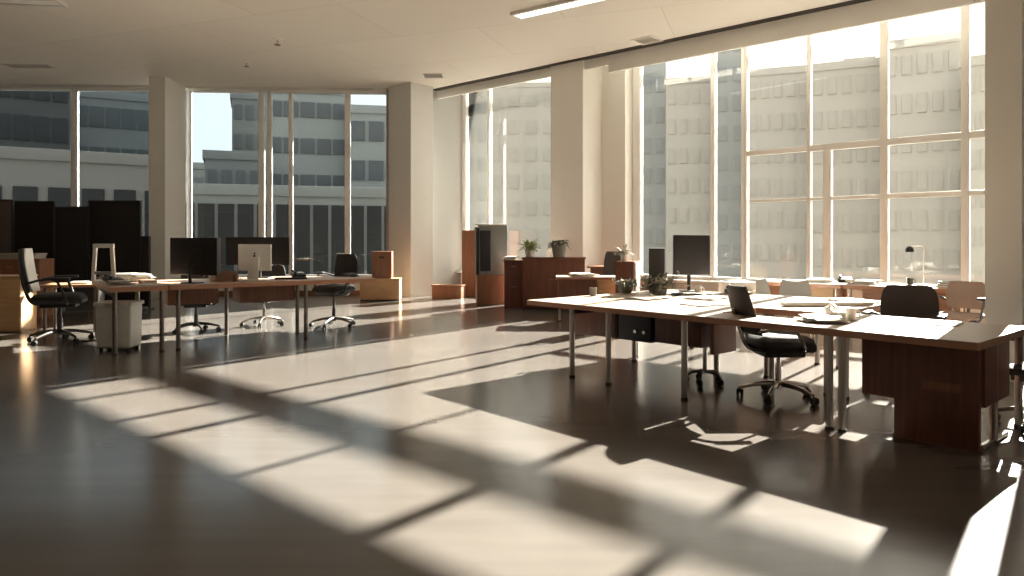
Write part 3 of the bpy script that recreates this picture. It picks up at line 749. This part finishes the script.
# small desk with a pale drawer behind the long bench
sd = fl(590, 322)
sdk = desk('small wooden desk with a pale oak drawer block behind the right bench', (sd[0], sd[1], 0), R(-4), [(-.56, 0), (.54, 0), (.54, .6), (-.56, .6)], .74, [(-.50, .06), (-.50, .54)], .022, .04)
MB().b2((-.52, .02, .2), (.10, .05, .70), .003).build('modesty_panel', M['brown'], sdk)
pb = MB().b2((.12, .02, .03), (.52, .55, .70), .004).build('drawer_block', M['oak'], sdk)
for k in range(3):
    d_ = MB().b2((.135, .002, .05 + .215 * k), (.505, .0195, .25 + .215 * k), .003).build('drawer', M['oak'], pb)
paper_stack('grey papers on the small desk with the oak drawers', (sd[0] - .1, sd[1] + .3, .7408), .3, 10, (.30, .42), jit=.05, th=.005)
lw = fl(600, 314)
lc_ = thing('low_cabinet', 'low mahogany cabinet between the sideboard and the black chair', 'cabinet', (lw[0] + .22, lw[1] + .25, 0), R(-4))
MB().b2((-.35, 0, 0), (.5, .4, .83), .005).build('carcass', M['brown'], lc_); MB().b2((-.42, -.03, .83), (.52, .42, .86), .004).build('top_board', M['brown_mid'], lc_)
chair('office_chair', 'black office chair behind the tall narrow mahogany cabinet', (*fl(612, 315.8), 0), R(-110), top=1.14, sz=.5, bw=.42, arm=M['chrome'])

# ------------------------------------------------------------------ left cluster
OL = Vector((-4.645, 8.19)); LZ = math.atan2(.591, .806); DX = Vector((math.cos(LZ), math.sin(LZ))); DY = Vector((-DX.y, DX.x))
def lc(t, d_, z=0.): p = OL + DX * t + DY * d_; return (p.x, p.y, z)
HL = .80
topL = wood('left_desktop_laminate', (.44, .30, .22), (.52, .36, .27), .4, (1.2, 18, 18))
L1 = desk('end desk of the left group, cluttered with papers and a white frame', (OL.x, OL.y, 0), LZ, [(-.06, -.04), (.56, -.04), (.56, 1.95), (-.06, 1.95)], HL, [(.0, .02), (.50, .02), (.0, 1.85), (.5, 1.85)], .026, .06, M['steel_d'], top=topL)
rail(L1, (.0, .1), (.0, 1.8), .70)
L2 = desk('long desk of the left group with its pointed end towards the black chair', lc(.575, 0), LZ, [(0, -.02), (2.72, -.02), (2.72, .25), (2.0, 1.3), (0, 1.3)], HL, [(.11, .025), (1.71, .025), (.95, 1.12), (1.80, .62)], .026, .06, M['steel_d'], top=topL)
rail(L2, (.15, 1.1), (1.6, 1.1), .70)
hung(L2, .10, .72, .60, 1.0, .50, HL - .062, M['brown_mid']); hung(L2, 1.02, 1.78, .66, 1.06, .48, HL - .062, M['brown_mid'])
zl = HL + .0008
monitor('black monitor seen from behind on the left desk nearest the column', lc(.93, .26, zl), R(163), .73, .48, .34, thick=.08, back=M['bezel'])
monitor('wide black monitor behind the white one on the left desks', lc(1.93, .98, zl), R(3), .90, .40, .39, thick=.035, curved=.03, stand_w=.3)
ml = monitor('white monitor seen from behind with a small dark mark on the left desk', lc(1.72, .42, zl), R(176), .46, .36, .31, thick=.035, back=M['white_pl'], standm=M['white_pl'])
lg = MB()
lg.lathe([(.004, 0), (.026, .0005), (.026, .004), (.004, .0045)], (0, 0, 0), 20)
lg.lathe([(.004, 0), (.018, .0005), (.018, .004), (.004, .0045)], (.004, -.035, 0), 18)
lg.tube([(.0, .02, .002), (.012, .035, .002), (.02, .042, .002)], .006, seg=6, sub=2)
lgo = lg.build('logo_mark', M['dark_steel'], ml); lgo.location = (0, .0425, .33); lgo.rotation_euler = (R(90), 0, 0)
for ob in list(ml.children):
    if ob.name.startswith('rear_hump'): bpy.data.objects.remove(ob)
lgo.location = (0, .0178, .33); lgo.rotation_euler = (R(-90), 0, PI)
# white frame stand
wf = thing('tablet_stand', 'white open frame stand upright on the end desk', 'stand', lc(.03, 1.38, zl), R(-4))
b = MB()
b.b2((-.155, -.015, 0), (-.105, .015, .48), .006, ry=R(4)).b2((.105, -.015, 0), (.155, .015, .48), .006, ry=R(-4)).b2((-.145, -.015, .445), (.145, .015, .50), .006)
b.build('frame', M['white_pl'], wf); MB().b2((-.115, -.02, .09), (.115, .02, .13), .005).build('shelf', M['grey'], wf); MB().box((0, .0, .006), (.30, .16, .012), .004).build('foot', M['white_pl'], wf)
paper_stack('wide grey pile of papers at the back left of the end desk', lc(.26, 1.70, zl), LZ, 14, (.48, .36), M['paper_g'], .006, .06)
paper_stack('grey binders stacked in front of the white frame stand', lc(.12, .44, zl), LZ + .1, 6, (.22, .30), M['paper_g'], .008, .08)
paper_stack('thick white pile of papers left of the black monitor', lc(.44, 1.12, zl), LZ - .05, 16, (.22, .44), M['paper'], .006, .05)
paper_stack('loose white sheet at the front of the end desk', lc(.36, .24, zl), LZ - .6, 2, (.21, .30), jit=.02)
book('brown covered book in front of the thick white papers on the end desk', lc(.44, .62, zl), LZ, (.18, .25, .04), M['terra'])
phone('black desk phone at the left end of the end desk', lc(.08, .86, zl), LZ + .2, M['black'])
cbx = thing('carton', 'brown carton between the black monitor and the white monitor', 'box', lc(1.33, .48, zl), LZ + .1)
b = MB(); b.b2((-.14, -.1, 0), (.14, .1, .012), .002).b2((-.14, -.1, 0), (-.13, .1, .13), .002).b2((.13, -.1, 0), (.14, .1, .13), .002).b2((-.14, -.1, 0), (.14, -.09, .13), .002).b2((-.14, .09, 0), (.14, .1, .13), .002)
b.build('tray', M['terra'], cbx); MB().box((.02, .16, .055), (.2, .02, .11), .004, rx=R(-25)).build('flap', M['terra'], cbx)
mug('dark mug in front of the brown carton', lc(1.42, .24, zl), M['terra'], 2.)
plant('small pale plant behind the brown carton', lc(1.27, .86, zl), 30, .16, .05, M['leaf_g'], M['pot_w'], .05, .09, .9, .6, seed=12)
keyboard('black keyboard right of the white monitor on the left desk', lc(2.22, .42, zl), R(12))
phone('black phone right of the black keyboard on the left desk', lc(2.42, .72, zl), R(30), M['black'])
# chairs, left
chair('office_chair', 'white backed office chair turned to the right at the far left', (*fl(60, 342), 0), R(24), seat=M['fabric_b'], back=M['white_fab'], arm=M['black'], base=M['dark_steel'], st=.12, shell=M['black'], top=1.05, sz=.50, s=1.18, bw=.44, rec=.2)
chair('office_chair', 'black office chair behind the black monitor on the left desks', (*fl(196, 332), 0), R(-70), top=.92, sz=.46)
chair('office_chair', 'dark office chair on a steel base behind the white monitor', (*fl(264, 325.5), 0), R(-100), top=.94, sz=.46, base=M['chrome'])
chair('office_chair', 'black office chair standing free at the right end of the left desks', (*fl(334, 326.5), 0), R(-118), top=1.06, sz=.56, base=M['dark_steel'], back=M['fabric_b'], bw=.44, st=.12, s=1.06)
# side table, boxes and cabinets at far left
rt = fl(72, 333)
sdt = desk('small oak side table beside the white backed chair', (rt[0], rt[1], 0), R(18), [(-.42, 0), (.34, 0), (.34, .6), (-.42, .6)], .70, [(-.36, .06), (.28, .06), (-.36, .54), (.28, .54)], .02, .04, M['dark_steel'], top=M['oak'])
hung(sdt, -.1, .30, .08, .5, .30, .655, M['black'], 'drawer_unit')
book('white folder on the small oak side table', (rt[0] - .05, rt[1] + .28, .7008), .4, (.24, .32, .03), M['white_pl'])
bi = fl(116, 356)
bn_ = thing('storage_bin', 'frosted white plastic bin with a lid under the end desk', 'bin', (bi[0] - .22, bi[1] + .46, 0), R(4))
MB().box((0, 0, .30), (.42, .32, .52),   .03, taper=.95, seg=3).build('body', M['bin'], bn_)
MB().box((0, 0, .575), (.45, .35, .045), .012).build('lid', M['bin'], bn_)
for sx in (-1, 1):
    for sy in (-1, 1): MB().cyl((sx * .16, sy * .11, 0), (sx * .16, sy * .11, .05), .022).build('foot', M['rubber'], bn_)
for sx in (-1, 1): MB().box((sx * .14, -.176, .57), (.07, .02, .05), .004).build('latch', M['white_pl'], bn_)
o1 = fl(-6, 333)
pedestal('drawer_cabinet', 'light oak drawer cabinet at the left edge of the photo', (o1[0] - .02, o1[1], 0), R(12), (.74, .5, .80), [1.6, 1.], M['oak'], top=M['oak'], hm=M['black'])
o2 = fl(10, 318)
pedestal('cabinet', 'reddish brown cabinet behind the oak drawers with a grey tray on top', (o2[0], o2[1], 0), R(8), (.95, .5, 1.02), [1., 1.], M['brown_mid'])
paper_stack('grey tray of papers on top of the reddish brown cabinet', (o2[0] + .05, o2[1] + .25, 1.0208), R(8), 12, (.6, .36), M['paper_g'], .008, .03)
def partition(px0, px1, ytop, Y, m, label, group='black partition panels', zb=0.):
    X0 = (px0 - 512) / F * Y; X1 = (px1 - 512) / F * Y; Z = CH + (HZ - ytop) / F * Y
    W = X1 - X0
    o = thing('partition', label, 'partition', ((X0 + X1) / 2, Y, 0), 0, group)
    MB().b2((-W / 2 + .02, -.03, .06), (W / 2 - .02, .03, Z - .02), .008).build('panel', m, o)
    b = MB(); b.b2((-W / 2, -.035, .0), (-W / 2 + .02, .035, Z), .004).b2((W / 2 - .02, -.035, 0), (W / 2, .035, Z), .004).b2((-W / 2 + .02, -.035, Z - .02), (W / 2 - .02, .035, Z), .004)
    b.build('frame', M['black'], o); MB().b2((-W / 2 + .0, -.18, 0), (-W / 2 + .05, .18, .025), .004).b2((W / 2 - .05, -.18, 0), (W / 2, .18, .025), .004).build('foot', M['dark_steel'], o)
partition(-40, 13.5, 199.5, 13.4, M['part_b'], 'brown faced partition panel at the left edge')
partition(13.5, 55, 201, 13.9, M['part'], 'black partition panel right of the brown faced one')
partition(55.5, 89, 206.5, 13.7, M['part'], 'lower black partition panel in the middle of the row')
partition(89, 141, 200.5, 13.9, M['part'], 'black partition panel behind the white frame stand')
partition(141, 150, 236, 13.6, M['part'], 'short narrow black partition panel next to the pale column')
# boxes by the corner column
q = fl(378, 301)
bxx = thing('cabinet', 'low pale wooden chest by the corner column', 'cabinet', (q[0] + .05, q[1], 0), R(2))
MB().b2((-.45, 0, .03), (.42, .4, .47), .006).build('body', M['oak'], bxx); MB().b2((-.46, -.01, .47), (.43, .41, .495), .005).build('lid', M['oak'], bxx); MB().b2((-.44, .02, 0), (.41, .38, .03), .003).build('plinth', M['dark_steel'], bxx)
cq = thing('crate', 'brown wooden crate standing on the pale chest by the corner column', 'crate', (q[0] + .07, q[1] + .06, .4955), R(3))
b = MB(); b.b2((-.22, 0, 0), (.22, .3, .60), .006); b.build('body', M['brown_mid'], cq)
MB().b2((-.20, -.012, .03), (.20, .0005, .57), .004).build('front', M['brown_mid'], cq)
MB().b2((-.06, -.016, .45), (.06, -.0115, .49), .002).build('hand_hole', M['vent'], cq)
q2 = fl(400, 296.5)
# ------------------------------------------------------------------ ceiling fittings
def lin_light(px0, py0, px1, py1, wpx, label):
    a_ = Vector(fl2(px0, py0)); b_ = Vector(fl2(px1, py1)); d = b_ - a_; L_ = d.length
    o = thing('ceiling_light', label, 'light', (*(a_ + b_).xy / 2, HC), math.atan2(d.y, d.x), 'linear ceiling lights') 
    MB().b2((-L_ / 2, -.17, -.05), (L_ / 2, -.12, .0), .004).b2((-L_ / 2, .12, -.05), (L_ / 2, .17, 0), .004).b2((-L_ / 2, -.12, -.05), (-L_ / 2 + .03, .12, 0), .004).b2((L_ / 2 - .03, -.12, -.05), (L_ / 2, .12, 0), .004).build('housing', M['grey_frame'], o)
    MB().b2((-L_ / 2 + .03, -.119, -.035), (L_ / 2 - .03, .119, -.012), .004).build('diffuser', M['lamp_on'] if px0 > 300 else M['white_pl'], o)
def fl2(px, py):
    Y = F * (HC - CH) / (HZ - py); return ((px - 512) / F * Y, Y)
lin_light(516, 15, 660, -18, 0, 'lit linear ceiling light near the top middle of the photo')
lin_light(-60, -4, 62, 1, 0, 'unlit linear ceiling light at the top left corner')
def sprinkler(px, py, label, s=1.):
    x, y = fl2(px, py)
    o = thing('sprinkler', label, 'sprinkler', (x, y, HC + .004), 0, 'ceiling sprinklers'); o.scale = (s, s, s)
    MB().lathe([(.075, 0), (.07, -.014), (.02, -.02), (.005, -.021)]).build('rose', M['white_pl'], o)
    MB().cyl((0, 0, -.02), (0, 0, -.09), .018).build('stem', M['chrome'], o)
    MB().lathe([(.05, -.10), (.05, -.092), (.01, -.085), (.004, -.084)]).build('deflector', M['terra'], o)
sprinkler(277.5, 39, 'larger sprinkler head hanging under the ceiling', 1.2); sprinkler(246.5, 62, 'smaller sprinkler head further back on the ceiling', 1.)
def air_vent(px, py, W, D, label, rz=0.):
    x, y = fl2(px, py)
    o = thing('ceiling_vent', label, 'vent', (x, y, HC), rz, 'flat vents in the ceiling')
    b = MB(); b.b2((-W / 2, -D / 2, -.015), (W / 2, -D / 2 + .04, 0), .003).b2((-W / 2, D / 2 - .04, -.015), (W / 2, D / 2, 0), .003).b2((-W / 2, -D / 2 + .04, -.015), (-W / 2 + .04, D / 2 - .04, 0), .003).b2((W / 2 - .04, -D / 2 + .04, -.015), (W / 2, D / 2 - .04, 0), .003)
    b.build('frame', M['plaster'], o)
    s = MB()
    n = max(3, int(D / .06))
    for k in range(n): s.box((0, -D / 2 + .05 + (D - .1) * (k + .5) / n, -.006), (W - .08, .02, .004), 0, rx=R(25))
    s.build('louvres', M['grey_frame'], o)
air_vent(433, 75.5, .5, .5, 'small vent in the ceiling near the corner column'); air_vent(647, 40, .45, .45, 'small vent beside the dark ceiling slot', AR); air_vent(30, 66, 1.0, .35, 'long vent in the ceiling above the dark left windows')

# ------------------------------------------------------------------ light
SUN_AZ, SUN_EL = 39.0, 25.4
sd_ = Vector((math.sin(R(SUN_AZ)) * math.cos(R(SUN_EL)), math.cos(R(SUN_AZ)) * math.cos(R(SUN_EL)), math.sin(R(SUN_EL))))
sl = bpy.data.lights.new('sun', 'SUN'); sl.energy = 57; sl.angle = R(.53); sl.color = (1, .955, .885)
so = bpy.data.objects.new('sun', sl); COL.objects.link(so); so.rotation_euler = sd_.to_track_quat('Z', 'Y').to_euler()
wld = bpy.data.worlds.new('sky'); sc.world = wld; wld.use_nodes = True
nt = wld.node_tree; bg = nt.nodes['Background']
tc = nt.nodes.new('ShaderNodeTexCoord'); dp = nt.nodes.new('ShaderNodeVectorMath'); dp.operation = 'DOT_PRODUCT'
dp.inputs[1].default_value = sd_
cr = nt.nodes.new('ShaderNodeValToRGB')
cr.color_ramp.elements[0].position = .45; cr.color_ramp.elements[0].color = (.80, .84, .85, 1)
cr.color_ramp.elements[1].position = .92; cr.color_ramp.elements[1].color = (1.0, .95, .87, 1)
nt.links.new(tc.outputs['Generated'], dp.inputs[0]); nt.links.new(dp.outputs['Value'], cr.inputs[0]); nt.links.new(cr.outputs[0], bg.inputs['Color'])
bg.inputs['Strength'].default_value = 2.4

# ------------------------------------------------------------------ camera and colour
cd = bpy.data.cameras.new('camera'); cd.sensor_width = 36; cd.lens = F / 1024 * 36; cd.shift_y = -(288 - HZ) / 1024
cd.clip_end = 600
co = bpy.data.objects.new('camera', cd); COL.objects.link(co); co.location = (0, 0, CH); co.rotation_euler = (R(90), 0, 0)
sc.camera = co
sc.view_settings.view_transform = 'Standard'; sc.view_settings.look = 'None'; sc.view_settings.gamma = 1
sc.view_settings.use_curve_mapping = False; sc.view_settings.exposure = 0.0
sc.cycles.max_bounces = 10; sc.cycles.diffuse_bounces = 5; sc.cycles.transparent_max_bounces = 16
sc.cycles.use_denoising = True; sc.cycles.sample_clamp_indirect = 12
